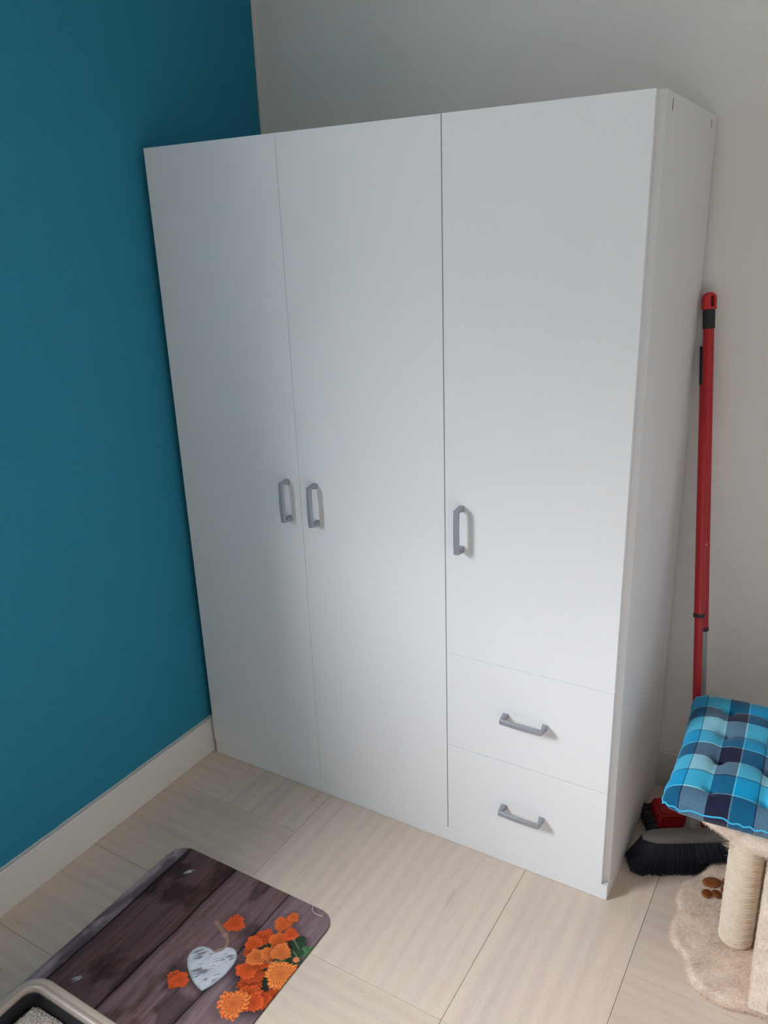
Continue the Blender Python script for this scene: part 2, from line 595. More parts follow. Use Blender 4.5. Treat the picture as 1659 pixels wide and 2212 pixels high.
def plank(x0, x1, y0, y1, along):
    cx, cy = (x0 + x1) / 2, (y0 + y1) / 2
    lx, ly = (x1 - x0) / 2 - GAP, (y1 - y0) / 2 - GAP
    if along == 'y':
        lx, ly = ly, lx
    bm = bmesh.new()
    b = 0.0005
    lo = [bm.verts.new((sx_ * lx, sy_ * ly, -0.0122)) for sx_, sy_ in ((-1, -1), (1, -1), (1, 1), (-1, 1))]
    md = [bm.verts.new((sx_ * lx, sy_ * ly, -b)) for sx_, sy_ in ((-1, -1), (1, -1), (1, 1), (-1, 1))]
    hi = [bm.verts.new((sx_ * (lx - b), sy_ * (ly - b), 0)) for sx_, sy_ in ((-1, -1), (1, -1), (1, 1), (-1, 1))]
    bm.faces.new(hi)
    bm.faces.new(lo[::-1])
    for i in range(4):
        j = (i + 1) % 4
        bm.faces.new((lo[i], lo[j], md[j], md[i]))
        bm.faces.new((md[i], md[j], hi[j], hi[i]))
    me = bpy.data.meshes.new('plank')
    bm.to_mesh(me); bm.free()
    me.materials.append(M_WOOD)
    o = bpy.data.objects.new('plank', me)
    COL.objects.link(o)
    o.parent = floor
    o.location = Vector((cx, cy, 0)) - world_of(floor)
    o.rotation_euler = (0, 0, PI / 2 if along == 'y' else 0)
    return o

xa, xb, xc, xd_ = 0.153, 0.453, 1.067, 1.373
PLANKS = [
    (XL, xa, -0.175, YB, 'x'), (xa, xc - 0.614, -0.175, YB, 'y'),
    (xb, xc, -0.483, YB, 'y'), (xc, xd_, -0.483, YB, 'y'),
    (XL, xb, -0.483, -0.175, 'x'), (XL, xb, -0.786, -0.483, 'x'),
    (xb, xc, -0.786, -0.483, 'x'), (xc, xd_, -0.786, -0.483, 'x'),
    (XL, 0.75, -1.092, -0.786, 'x'), (0.75, xd_, -1.092, -0.786, 'y'),
    (xd_, 1.987, -0.178, 0.128, 'x'), (xd_, 1.987, 0.128, YB, 'x'), (xd_, 1.987, -0.79, -0.178, 'x'),
    (1.987, XR, -0.178, YB, 'y'), (1.987, XR, -0.79, -0.178, 'x'), (xd_, 1.987, -1.092, -0.79, 'x'), (1.987, XR, -1.092, -0.79, 'y')]
yy = -1.092
k = 0
while yy > YF + 0.01:
    y0 = max(YF, yy - 0.306)
    for i in range(5):
        x0 = XL + i * (XR - XL) / 5
        PLANKS.append((x0, x0 + (XR - XL) / 5, y0, yy, 'x' if (i + k) % 2 else 'y'))
    yy = y0
    k += 1
for (x0, x1, y0, y1, al) in PLANKS:
    if x0 < XR - 0.05:
        plank(x0, XR if x1 > XR - 0.05 else x1, y0, y1, al)

# ================================================================== wardrobe
H, D, T = 1.80, 0.5030, 0.018
X0, X1 = 0.003, 1.2776
ZB, ZS, ZD = 0.0441, 0.3107, 0.5812
SX1, SX2, XD = 0.4191, 0.8418, 1.2632
wd = empty('wardrobe', ((X0 + X1) / 2, D / 2, 0), 'tall white three-door wardrobe with two drawers standing in the corner', 'wardrobe')

def side_panel(xa_, xb_, foot=True):
    bm = bmesh.new()
    poly = [(0.0, 0.0), (D, 0.0), (D, H), (T, H), (T, ZB - 0.0008), (0.0, ZB - 0.0008)]
    if not foot:
        poly = [(T, 0.0), (D, 0.0), (D, H), (T, H)]
    lo, hi, fs = bm_prism(bm, poly, 'x', xa_, xb_)
    bmesh.ops.bevel(bm, geom=list(bm.edges), offset=0.0007, segments=1, affect='EDGES')
    return from_bm('side_panel', bm, M_WHITE, wd)

side_l = side_panel(X0, X0 + T)
side_r = side_panel(X1 - T, X1, False)
box('top_panel', M_WHITE, X0 + T + 0.0002, X1 - T - 0.0002, T, D, H - T, H - 0.0008, wd, 0.0007, 1)
box('bottom_panel', M_WHITE, X0 + T, X1 - T, T, D - 0.005, ZB - 0.002, ZB + 0.014, wd, 0.0007, 1)
box('divider', M_WHITE, SX2 - T / 2, SX2 + T / 2, T, D - 0.006, ZB + 0.0145, H - T - 0.0005, wd, 0.0007, 1)
box('back_panel', M_BACK, X0 + T, X1 - T, D - 0.0045, D - 0.0005, ZB, H - T - 0.0005, wd)
box('plinth', M_WHITE, X0 + T + 0.0016, X1, 0.0002, T - 0.0003, 0.0006, ZB - 0.0008, wd, 0.0007, 1)
# dark fixing slots near the top of the visible side, small ticks at the door bottoms
for (y_, z0_, z1_) in ((0.068, H - 0.031, H - 0.010), (0.447, H - 0.030, H - 0.012)):
    bm = bmesh.new()
    bm_prism(bm, [(y_ - 0.0022, z0_), (y_ + 0.0016, z0_ + 0.001), (y_ + 0.0042, z1_), (y_ + 0.0010, z1_ - 0.001)], 'x', X1 - 0.002, X1 + 0.0003)
    from_bm('fixing_slot', bm, M_GAP, side_r)

def front(name, x0, x1, z0, z1, label=None):
    o = box(name, M_WHITE, x0, x1, 0.0, 0.0168, z0, z1, wd, 0.0006, 2)
    if label:
        o['label'] = label
    return o

door1 = front('door', 0.0, SX1 - 0.0005, ZB, H, 'left door of the wardrobe')
door2 = front('door', SX1 + 0.0005, SX2 - 0.0013, ZB, H, 'middle door of the wardrobe')
door3 = front('door', SX2 + 0.0013, XD, ZD + 0.0003, H, 'shorter right door above the two drawers')
drw1 = front('drawer', SX2 + 0.0013, XD - 0.0002, ZS + 0.0007, ZD - 0.0003, 'upper drawer')
drw2 = front('drawer', SX2 + 0.0013, XD - 0.0004, ZB, ZS - 0.0006, 'lower drawer')

def handle_bm():
    """bar handle, vertical, base plane y=0, pulls out to -y, centred on the origin"""
    h = 0.0555
    poly = [(0.0, -h - 0.002), (-0.012, -h - 0.0015), (-0.0335, -h + 0.0015), (-0.035, -h * 0.5), (-0.0355, 0), (-0.035, h * 0.5), (-0.0335, h - 0.0015),
            (-0.012, h + 0.0015), (0.0, h + 0.002), (0.0, h - 0.013), (-0.010, h - 0.0105), (-0.0255, h - 0.0075),
            (-0.0270, h * 0.5), (-0.0275, 0), (-0.0270, -h * 0.5), (-0.0255, -h + 0.0075), (-0.010, -h + 0.0105), (0.0, -h + 0.013)]
    bm = bmesh.new()
    w = 0.0068
    lo, hi, fs = bm_prism(bm, poly, 'x', -w, w)
    side = [e_ for e_ in bm.edges if all(v in lo for v in e_.verts) or all(v in hi for v in e_.verts)]
    bmesh.ops.bevel(bm, geom=side, offset=0.0022, segments=3, affect='EDGES', profile=0.55)
    return bm
hme = bpy.data.meshes.new('handle')
_b = handle_bm(); _b.normal_update(); _b.to_mesh(hme); _b.free()
hme.materials.append(M_ALU)
hme.polygons.foreach_set('use_smooth', [True] * len(hme.polygons))
try:
    hme.set_sharp_from_angle(angle=0.7)
except Exception:
    pass

def handle(parent, x, z, horiz=False):
    o = bpy.data.objects.new('handle', hme)
    COL.objects.link(o)
    o.parent = parent
    o.location = Vector((x, 0.0, z)) - world_of(parent)
    if horiz:
        o.rotation_euler = (0, PI / 2, 0)
    return o
handle(door1, 0.3805, 0.9185)
handle(door2, 0.4700, 0.9185)
handle(door3, 0.8865, 0.9180)
handle(drw1, 1.0545, 0.4470, True)
handle(drw2, 1.0545, 0.1765, True)

# ================================================================== printed mat
MX0, MX1, MY0, MY1 = 0.203, 0.724, -1.20, -0.3685
MZ = 0.004

def vnoise(x, y, seed):
    """smooth value noise on a lattice"""
    g = np.random.default_rng(seed)
    tab = g.random((257, 257))
    xi, yi = np.floor(x).astype(int), np.floor(y).astype(int)
    fx, fy = x - xi, y - yi
    fx, fy = fx * fx * (3 - 2 * fx), fy * fy * (3 - 2 * fy)
    a = tab[xi % 256, yi % 256]; b = tab[(xi + 1) % 256, yi % 256]
    c = tab[xi % 256, (yi + 1) % 256]; d = tab[(xi + 1) % 256, (yi + 1) % 256]
    return (a * (1 - fx) + b * fx) * (1 - fy) + (c * (1 - fx) + d * fx) * fy

def fbm(x, y, seed, n=4):
    s, amp, t = 0, 1.0, 0
    for i in range(n):
        s = s + amp * vnoise(x * 2 ** i + 13 * i, y * 2 ** i + 7 * i, seed + i)
        t += amp
        amp *= 0.55
    return s / t

def srgb(c):
    return np.array(lin(*c)[:3])

FLOWERS = [(0.7235, -0.6134, 0.0239, 0), (0.6592, -0.616, 0.0366, 0), (0.649, -0.5939, 0.0309, 0), (0.6291, -0.5917, 0.0355, 0),
           (0.7097, -0.6351, 0.0289, 0), (0.6739, -0.6412, 0.0366, 0), (0.6942, -0.6485, 0.0328, 0), (0.6573, -0.6738, 0.0444, 2),
           (0.5166, -0.5059, 0.0328, 0), (0.5025, -0.6891, 0.0309, 0), (0.5112, -0.6874, 0.0289, 0), (0.6204, -0.4502, 0.0289, 1),
           (0.6308, -0.4214, 0.0193, 1), (0.5993, -0.5481, 0.0213, 0), (0.6044, -0.5009, 0.0278, 0), (0.5941, -0.5278, 0.0278, 0),
           (0.6391, -0.4937, 0.0309, 1), (0.6561, -0.466, 0.0239, 0), (0.6476, -0.5543, 0.0262, 0), (0.6236, -0.5573, 0.0309, 2),
           (0.6432, -0.5325, 0.0278, 2), (0.6664, -0.516, 0.0309, 2), (0.7022, -0.5642, 0.0471, 3)]
LEAVES = [(0.6838, -0.4743, 0.0231, 0), (0.72, -0.4861, 0.0201, 1), (0.6792, -0.5366, 0.0193, 1), (0.7081, -0.524, 0.0212, 0),
          (0.6225, -0.5192, 0.0174, 0), (0.681, -0.5957, 0.0231, 0), (0.7353, -0.5847, 0.0231, 0), (0.700, -0.500, 0.020, 0)]

def print_color(x, y):
    n = len(x)
    C = np.zeros((n, 3))
    seg = np.digitize(x + 0.012 * (y + 0.6) * 0 , [0.243, 0.402, 0.5795])
    bases = [srgb((166, 148, 158)), srgb((106, 82, 84)), srgb((122, 98, 101)), srgb((132, 111, 117))]
    for i, b in enumerate(bases):
        C[seg == i] = b
    st = fbm(x * 160 + seg * 31, y * 9, 3)
    bl = fbm(x * 16 + seg * 5, y * 8, 21)
    C *= (0.55 + 0.9 * st)[:, None]
    dark = np.clip((0.47 - bl) / 0.12, 0, 1)
    C = C * (1 - 0.55 * dark)[:, None]
    warm = np.clip((fbm(x * 30, y * 14, 41) - 0.55) / 0.15, 0, 1)
    C = C * (1 - 0.3 * warm)[:, None] + 0.3 * warm[:, None] * srgb((120, 82, 74))
    # joints between the printed boards
    for xs, wd_ in ((0.243, 0.0026), (0.402, 0.0030), (0.5795, 0.0017)):
        d = np.abs(x - xs + 0.004 * (fbm(y * 12, y * 0 + xs * 50, 5) - 0.5) * 2)
        k_ = np.clip(1.5 - d / wd_, 0, 1)
        C = C * (1 - 0.85 * k_)[:, None]
        k2 = np.clip(1 - d / 0.022, 0, 1) * 0.28
        C = C * (1 - k2)[:, None]
    # bare light splinters
    for (ax, ay, bx, by, w_) in ((0.289, -0.449, 0.300, -0.424, 0.0045), (0.296, -0.447, 0.306, -0.420, 0.003), (0.292, -0.812, 0.309, -0.786, 0.0035),
                                 (0.298, -0.815, 0.315, -0.784, 0.0028), (0.43, -0.66, 0.447, -0.56, 0.0025), (0.424, -0.43, 0.43, -0.40, 0.003),
                                 (0.44, -0.70, 0.445, -0.65, 0.0025)):
        vx, vy = bx - ax, by - ay
        t = np.clip(((x - ax) * vx + (y - ay) * vy) / (vx * vx + vy * vy), 0, 1)
        d = np.hypot(x - ax - t * vx, y - ay - t * vy) + 0.004 * (fbm(x * 300, y * 120, 77, 2) - 0.5)
        k_ = np.clip((w_ * np.sin(PI * np.clip(t, 0.05, 0.95)) - d) / 0.0012, 0, 1) * (0.8 if ax < 0.4 else 0.4)
        col = srgb((206, 208, 214)) if ax < 0.4 else srgb((150, 128, 122))
        C = C * (1 - k_)[:, None] + k_[:, None] * col
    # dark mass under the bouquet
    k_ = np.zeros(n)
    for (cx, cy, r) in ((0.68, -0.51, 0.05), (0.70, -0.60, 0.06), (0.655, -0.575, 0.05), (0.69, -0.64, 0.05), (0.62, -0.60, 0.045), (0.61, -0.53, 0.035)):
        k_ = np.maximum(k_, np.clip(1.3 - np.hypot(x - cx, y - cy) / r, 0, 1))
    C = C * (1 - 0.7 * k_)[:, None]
    # leaves
    for i, (cx, cy, r, b) in enumerate(LEAVES):
        a = np.arctan2(y - cy, x - cx) + i
        d = np.hypot(x - cx, y - cy)
        R = r * 0.95 * (0.62 + 0.38 * np.abs(np.cos(a * 2.5)) ** 0.7)
        k_ = np.clip((R - d) / 0.0015, 0, 1)
        col = (srgb((48, 72, 50)) if b == 0 else srgb((82, 124, 84)))[None, :] * (0.6 + 0.8 * fbm(x * 90, y * 90, 55, 2))[:, None]
        C = C * (1 - k_)[:, None] + k_[:, None] * col
    # printed shadow of the heart, the heart itself
    A = np.array((0.5277, -0.5915)); ax_ = np.array((0.455, -0.890)); pr = np.array((0.890, 0.455))
    half = [(0.0, 0.0), (0.012, -0.0085), (0.031, -0.0135), (0.049, -0.0060), (0.0575, 0.013), (0.0545, 0.034), (0.041, 0.062), (0.021, 0.087), (0.0, 0.1045)]
    hp = []
    for i in range(len(half) - 1):
        p0 = half[i - 1] if i > 0 else (-0.004, 0.002)
        p1, p2 = half[i], half[i + 1]
        p3 = half[i + 2] if i + 2 < len(half) else (-0.02, 0.118)
        for t in np.linspace(0, 1, 6)[:-1]:
            hp.append(tuple(0.5 * (2 * p1[q] + (p2[q] - p0[q]) * t + (2 * p0[q] - 5 * p1[q] + 4 * p2[q] - p3[q]) * t * t + (-p0[q] + 3 * p1[q] - 3 * p2[q] + p3[q]) * t ** 3) for q in (0, 1)))
    hp = hp + [(0.0, 0.1045)] + [(-p[0], p[1]) for p in hp[:0:-1]]
    def heart_sd(xx, yy_):
        """signed distance to the heart outline, positive inside"""
        u = (xx - A[0]) * pr[0] + (yy_ - A[1]) * pr[1]
        v = (xx - A[0]) * ax_[0] + (yy_ - A[1]) * ax_[1]
        dmin = np.full(xx.shape, 9.0); ins = np.zeros(xx.shape, bool)
        for i in range(len(hp)):
            (x1, y1), (x2, y2) = hp[i], hp[(i + 1) % len(hp)]
            vx, vy = x2 - x1, y2 - y1
            t = np.clip(((u - x1) * vx + (v - y1) * vy) / (vx * vx + vy * vy + 1e-15), 0, 1)
            dmin = np.minimum(dmin, np.hypot(u - x1 - t * vx, v - y1 - t * vy))
            if abs(vy) > 1e-12:
                ins ^= ((y1 > v) != (y2 > v)) & (u < vx * (v - y1) / vy + x1)
        return np.where(ins, dmin, -dmin)
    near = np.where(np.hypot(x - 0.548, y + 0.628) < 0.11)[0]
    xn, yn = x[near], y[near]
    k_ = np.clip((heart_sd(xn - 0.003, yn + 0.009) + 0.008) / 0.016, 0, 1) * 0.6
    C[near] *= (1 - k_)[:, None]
    sd = heart_sd(xn, yn)
    k_ = np.clip(sd / 0.0012, 0, 1)
    wear = fbm(xn * 70 + 9, yn * 70, 61)
    sc = fbm((xn * 0.72 - yn * 0.69) * 300, (xn * 0.69 + yn * 0.72) * 45, 66, 3) * 0.55 + 0.45 * fbm(xn * 42, yn * 42, 68, 2)
    hc = srgb((204, 208, 216))[None, :] * (0.82 + 0.3 * wear)[:, None]
    s_ = np.clip((sc - 0.60) / 0.025, 0, 1) * np.clip(sd / 0.012, 0.1, 1) * 0.75
    hc = hc * (1 - s_)[:, None] + s_[:, None] * srgb((98, 86, 98))
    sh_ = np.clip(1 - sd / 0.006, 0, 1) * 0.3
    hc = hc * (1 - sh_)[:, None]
    C[near] = C[near] * (1 - k_)[:, None] + k_[:, None] * hc
    # rope
    rope = [(0.4748, -0.5253), (0.49, -0.5302), (0.5077, -0.5373), (0.5186, -0.5424), (0.5357, -0.553), (0.5425, -0.5655), (0.5400, -0.5800), (0.5320, -0.5890)]
    for i in range(len(rope) - 1):
        (ax2, ay2), (bx2, by2) = rope[i], rope[i + 1]
        vx, vy = bx2 - ax2, by2 - ay2
        t = np.clip(((x - ax2) * vx + (y - ay2) * vy) / (vx * vx + vy * vy), 0, 1)
        d = np.hypot(x - ax2 - t * vx, y - ay2 - t * vy)
        w_ = 0.0062 if i < 3 else 0.0034
        k_ = np.clip((w_ - d) / 0.0012, 0, 1)
        tw = 0.92 + 0.14 * np.sin((x * 1.0 - y * 1.6) * 900)
        C = C * (1 - k_)[:, None] + k_[:, None] * (srgb((165, 130, 116))[None, :] * tw[:, None])
    d = np.hypot(x - 0.5186, y + 0.5424)
    k_ = np.clip((0.0085 - d) / 0.0015, 0, 1)
    C = C * (1 - k_)[:, None] + k_[:, None] * (srgb((172, 138, 122))[None, :] * (1.15 - d / 0.02)[:, None])
    # flowers
    pal = {0: ((198, 66, 26), (236, 104, 50)), 1: ((206, 82, 34), (240, 124, 58)), 2: ((214, 92, 40), (242, 142, 76)), 3: ((216, 98, 36), (244, 152, 80))}
    for i, (cx, cy, r, kd) in enumerate(FLOWERS):
        r = r * 0.80
        dx, dy = x - cx, y - cy
        m = (np.abs(dx) < r * 1.5) & (np.abs(dy) < r * 1.5)
        if not m.any():
            continue
        dxm, dym = dx[m], dy[m]
        sq = 1.0 if kd == 3 else (0.86 + 0.2 * ((i * 37) % 10) / 10)
        rot = i * 1.3
        ux = dxm * math.cos(rot) + dym * math.sin(rot)
        uy = (-dxm * math.sin(rot) + dym * math.cos(rot)) / sq
        d = np.hypot(ux, uy)
        a = np.arctan2(uy, ux)
        npet = 21 if kd == 3 else 17
        jit = 0.10 * np.sin(a * 3 + i) + 0.06 * np.sin(a * 7 + 2 * i)
        R = r * (0.90 + jit + 0.15 * np.abs(np.cos(a * npet / 2 + 0.6 * np.sin(a * 2 + i))) ** 1.4 * (0.8 + 0.3 * np.sin(a * 5 + i * 2)))
        kk = np.clip((R - d) / 0.0014, 0, 1)
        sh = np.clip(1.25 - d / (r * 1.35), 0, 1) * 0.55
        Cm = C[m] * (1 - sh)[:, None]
        q = d / R
        petal = 0.5 + 0.5 * np.cos(a * npet + 3.0 * np.sin(q * 9 + i))
        inner = 0.5 + 0.5 * np.cos(a * (npet - 4) + 1.7 + q * 5)
        lo, hi = srgb(pal[kd][0]), srgb(pal[kd][1])
        mixf = np.clip(0.25 + 0.55 * petal * np.clip(q * 1.4, 0, 1) + 0.25 * inner * (1 - q), 0, 1)
        fc = lo[None, :] * (1 - mixf)[:, None] + hi[None, :] * mixf[:, None]
        fc = fc * (0.72 + 0.36 * np.clip(q * 1.2, 0, 1))[:, None]
        gap_ = (petal < 0.16) & (q > 0.45)
        fc[gap_] *= 0.6
        C[m] = Cm * (1 - kk)[:, None] + kk[:, None] * fc
    # small bud
    d = np.hypot(x - 0.7101, y + 0.516)
    k_ = np.clip((0.0085 - d) / 0.0015, 0, 1)
    C = C * (1 - k_)[:, None] + k_[:, None] * srgb((224, 130, 90))
    # thin green stems
    for (ax2, ay2, bx2, by2) in ((0.650, -0.556, 0.672, -0.545), (0.69, -0.50, 0.72, -0.515), (0.665, -0.47, 0.70, -0.49)):
        vx, vy = bx2 - ax2, by2 - ay2
        t = np.clip(((x - ax2) * vx + (y - ay2) * vy) / (vx * vx + vy * vy), 0, 1)
        d = np.hypot(x - ax2 - t * vx, y - ay2 - t * vy)
        k_ = np.clip((0.0014 - d) / 0.0008, 0, 1) * 0.8
        C = C * (1 - k_)[:, None] + k_[:, None] * srgb((140, 140, 110))
    return np.clip(C, 0, 1)

def build_mat():
    step = 0.0014
    xs = np.arange(MX0, MX1 + 1e-6, step)
    ys = np.concatenate([np.arange(MY0, -0.96, 0.02), np.arange(-0.96, MY1 + 1e-6, step)])
    xs[-1], ys[-1] = MX1, MY1
    GX, GY = np.meshgrid(xs, ys)
    nx, ny = len(xs), len(ys)
    # square corners are pulled onto a rounded outline
    r = 0.048
    cxm, cym = (MX0 + MX1) / 2, (MY0 + MY1) / 2
    hx, hy = (MX1 - MX0) / 2, (MY1 - MY0) / 2
    px, py = GX - cxm, GY - cym
    ax_, ay_ = np.abs(px) - (hx - r), np.abs(py) - (hy - r)
    inc = (ax_ > 0) & (ay_ > 0)
    mx = np.maximum(ax_, ay_)
    hyp = np.hypot(ax_, ay_) + 1e-9
    sc = np.where(inc, mx / hyp, 1.0)
    nxp = np.where(inc, np.sign(px) * ((hx - r) + ax_ * sc), px)
    nyp = np.where(inc, np.sign(py) * ((hy - r) + ay_ * sc), py)
    X, Y = nxp + cxm, nyp + cym
    Z = np.full_like(X, MZ)
    V = np.stack([X.ravel(), Y.ravel(), Z.ravel()], 1)
    I = np.arange(nx * ny).reshape(ny, nx)
    F = np.stack([I[:-1, :-1].ravel(), I[:-1, 1:].ravel(), I[1:, 1:].ravel(), I[1:, :-1].ravel()], 1)
    rim = np.concatenate([I[0, :], I[1:, -1], I[-1, -2::-1], I[-2:0:-1, 0]])
    B0 = len(V)
    low = V[rim].copy(); low[:, 2] = 0.0004
    mid = V[rim].copy(); mid[:, 2] = MZ - 0.0008
    V[rim, 2] = MZ - 0.0004
    V = np.vstack([V, low])
    m = len(rim)
    a = np.arange(m); b = (a + 1) % m
    F = np.vstack([F, np.stack([rim[a], B0 + a, B0 + b, rim[b]], 1)])
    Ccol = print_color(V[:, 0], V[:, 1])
    Ccol[B0:] = srgb((46, 40, 44))
    Ccol[rim] *= 0.7
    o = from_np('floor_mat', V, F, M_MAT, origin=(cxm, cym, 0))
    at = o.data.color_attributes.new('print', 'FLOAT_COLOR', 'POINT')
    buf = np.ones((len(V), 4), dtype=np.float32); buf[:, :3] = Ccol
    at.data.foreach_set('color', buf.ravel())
    o['label'] = 'rounded floor mat printed with dark boards, white heart and orange flowers'
    o['category'] = 'mat'
    return o
build_mat()

th = tube('thread', M_THREAD, [(0.6525, -0.3667, 0.0012), (0.6540, -0.3725, 0.0060), (0.6585, -0.3800, 0.0064), (0.6650, -0.3855, 0.0062), (0.6737, -0.3880, 0.0066), (0.6841, -0.3868, 0.0060), (0.6927, -0.3850, 0.0056)], 0.0007, seg=6)
th['label'] = 'short white thread lying curled on the corner of the printed mat'
th['category'] = 'thread'

# ================================================================== litter tray
def rrect(x0, x1, y0, y1, r, seg=10):
    pts = []
    for cx, cy, a0 in ((x1 - r, y1 - r, 0), (x0 + r, y1 - r, 90), (x0 + r, y0 + r, 180), (x1 - r, y0 + r, 270)):
        for i in range(seg + 1):
            a = math.radians(a0 + 90 * i / seg)
            pts.append((cx + r * math.cos(a), cy + r * math.sin(a)))
    return pts

TX0, TX1, TY0, TY1 = 0.325, 0.740, -1.46, -0.897
tray = empty('litter_tray', ((TX0 + TX1) / 2, (TY0 + TY1) / 2, MZ), 'beige-rimmed dark cat litter tray standing on the printed mat', 'litter tray')

def loft_rings(rings):
    """rings: list of (outline points, z)"""
    V, F = [], []
    n = len(rings[0][0])
    for pts, z in rings:
        V += [(p[0], p[1], z) for p in pts]
    for k_ in range(len(rings) - 1):
        for i in range(n):
            j = (i + 1) % n
            F.append([k_ * n + i, k_ * n + j, (k_ + 1) * n + j, (k_ + 1) * n + i])
    return np.array(V), F, n

def ring(inset, r=0.055):
    return rrect(TX0 + inset, TX1 - inset, TY0 + inset, TY1 - inset, max(0.012, r - inset))
prof = [(0.002, 0.112), (0.0, 0.116), (0.0, 0.1385), (0.002, 0.1415), (0.006, 0.1430), (0.0125, 0.1428), (0.0150, 0.1422), (0.0165, 0.1432), (0.020, 0.1475), (0.0245, 0.1490), (0.029, 0.1470), (0.0315, 0.142), (0.032, 0.122), (0.029, 0.112)]
V, F, n = loft_rings([(ring(i_), z) for i_, z in prof])
from_np('rim', V, F, M_RIM, tray, smooth=True, angle=1.0)
prof = [(0.034, 0.0005 + MZ), (0.026, 0.010), (0.004, 0.1115), (0.0285, 0.1118), (0.0325, 0.1120), (0.0325, 0.1400), (0.0345, 0.1400), (0.037, 0.062), (0.042, 0.016)]
V, F, n = loft_rings([(ring(i_, 0.06), z) for i_, z in prof])
F = list(F) + [list(range(n))[::-1], [(len(prof) - 1) * n + i for i in range(n)]]
from_np('tray', V, F, M_TRAY, tray, smooth=True, angle=0.8)

def litter():
    nx, ny = 60, 80
    ins = 0.0375
    x = np.linspace(TX0 + ins, TX1 - ins, nx)
    y = np.linspace(TY0 + ins, TY1 - ins, ny)
    X, Y = np.meshgrid(x, y)
    e_ = np.minimum(np.minimum(X - x[0], x[-1] - X), np.minimum(Y - y[0], y[-1] - Y))
    Z = 0.104 + 0.022 * np.clip(e_ / 0.06, 0, 1) ** 0.7 + 0.012 * (fbm(X * 25, Y * 25, 91) - 0.5)
    V = np.stack([X.ravel(), Y.ravel(), Z.ravel()], 1)
    I = np.arange(nx * ny).reshape(ny, nx)
    F = np.stack([I[:-1, :-1].ravel(), I[:-1, 1:].ravel(), I[1:, 1:].ravel(), I[1:, :-1].ravel()], 1)
    T = np.vstack([F[:, [0, 1, 2]], F[:, [0, 2, 3]]])
    Col = np.tile(srgb((176, 164, 154)), (len(V), 1))
    # loose grains in the part nearest the back
    N = 15000
    gx = rng.uniform(x[0], min(x[-1], 0.70), N)
    gy = rng.uniform(-1.20, y[-1] - 0.002, N)
    e2 = np.minimum(gx - x[0], y[-1] - gy)
    gz = 0.104 + 0.022 * np.clip(e2 / 0.06, 0, 1) ** 0.7 + 0.012 * (fbm(gx * 25, gy * 25, 91) - 0.5)
    s = rng.uniform(0.0010, 0.0024, N)
    oct_ = np.array([(1, 0, 0), (-1, 0, 0), (0, 1, 0), (0, -1, 0), (0, 0, 1), (0, 0, -1)], float)
    of = np.array([(0, 2, 4), (2, 1, 4), (1, 3, 4), (3, 0, 4), (2, 0, 5), (1, 2, 5), (3, 1, 5), (0, 3, 5)])
    jit = rng.uniform(0.6, 1.4, (N, 6, 1)) * oct_[None]
    GV = np.stack([gx, gy, gz], 1)[:, None, :] + jit * s[:, None, None]
    GF = of[None] + (np.arange(N) * 6)[:, None, None] + len(V)
    shade = rng.uniform(0.55, 1.25, (N, 1)) * srgb((206, 194, 184))[None]
    V = np.vstack([V, GV.reshape(-1, 3)])
    T = np.vstack([T, GF.reshape(-1, 3)])
    Col = np.vstack([Col, np.repeat(shade, 6, axis=0)])
    o = from_np('litter', V, T, M_LITTER, tray)
    at = o.data.color_attributes.new('print', 'FLOAT_COLOR', 'POINT')
    buf = np.ones((len(V), 4), dtype=np.float32); buf[:, :3] = np.clip(Col, 0, 1)
    at.data.foreach_set('color', buf.ravel())
    o['kind'] = 'stuff'
    o['label'] = 'grey clay litter'
litter()

# ================================================================== mop and broom
def lerp(a, b, t):
    return tuple(a[i] + (b[i] - a[i]) * t for i in range(3))

def stick_piece(name, mat, A, B, t0, t1, r, parent, seg=20, **k):
    return tube(name, mat, [lerp(A, B, t0), lerp(A, B, t1)], r, parent, seg=seg, **k)

E1 = np.array((0.878, 0.479, 0.0)); E2 = np.array((-0.479, 0.878, 0.0)); E3 = np.array((0, 0, 1.0))

def local_box(name, mat, org, dims_lo, dims_hi, z0, z1, parent, bev=0.004, e1=E1, e2=E2):
    """box tapering from the dims_lo rectangle at z0 to dims_hi at z1 in a turned frame"""
    bm = bmesh.new()
    def ringv(d, z):
        (a0, a1, b0, b1) = d
        return [bm.verts.new(tuple(np.array(org) + e1 * a + e2 * b + E3 * z)) for a, b in ((a0, b0), (a1, b0), (a1, b1), (a0, b1))]
    lo, hi = ringv(dims_lo, z0), ringv(dims_hi, z1)
    bm.faces.new(lo[::-1]); bm.faces.new(hi)
    for i in range(4):
        j = (i + 1) % 4
        bm.faces.new((lo[i], lo[j], hi[j], hi[i]))
    if bev:
        bmesh.ops.bevel(bm, geom=list(bm.edges), offset=bev, segments=3, affect='EDGES')
    return from_bm(name, bm, mat, parent, smooth=True, angle=0.9)

# --- flat mop: red head against the wall, telescopic red and grey stick
MB_, MTOP = (1.4215, 0.375, 0.072), (1.2990, 0.4935, 1.4180)
mop = empty('floor_mop', (1.41, 0.375, 0), 'red flat mop with grey lower tube leaning in the corner beside the wardrobe', 'mop')
org = np.array((1.335, 0.283, 0.0))
local_box('mop_plate', M_REDMOP, org, (0.0, 0.20, 0.0, 0.098), (0.008, 0.192, 0.014, 0.088), 0.024, 0.062, mop, 0.005)
local_box('mop_pad', M_MOPSTRAND, org, (-0.012, 0.212, -0.006, 0.108), (-0.008, 0.208, -0.004, 0.104), 0.006, 0.026, mop, 0.005)

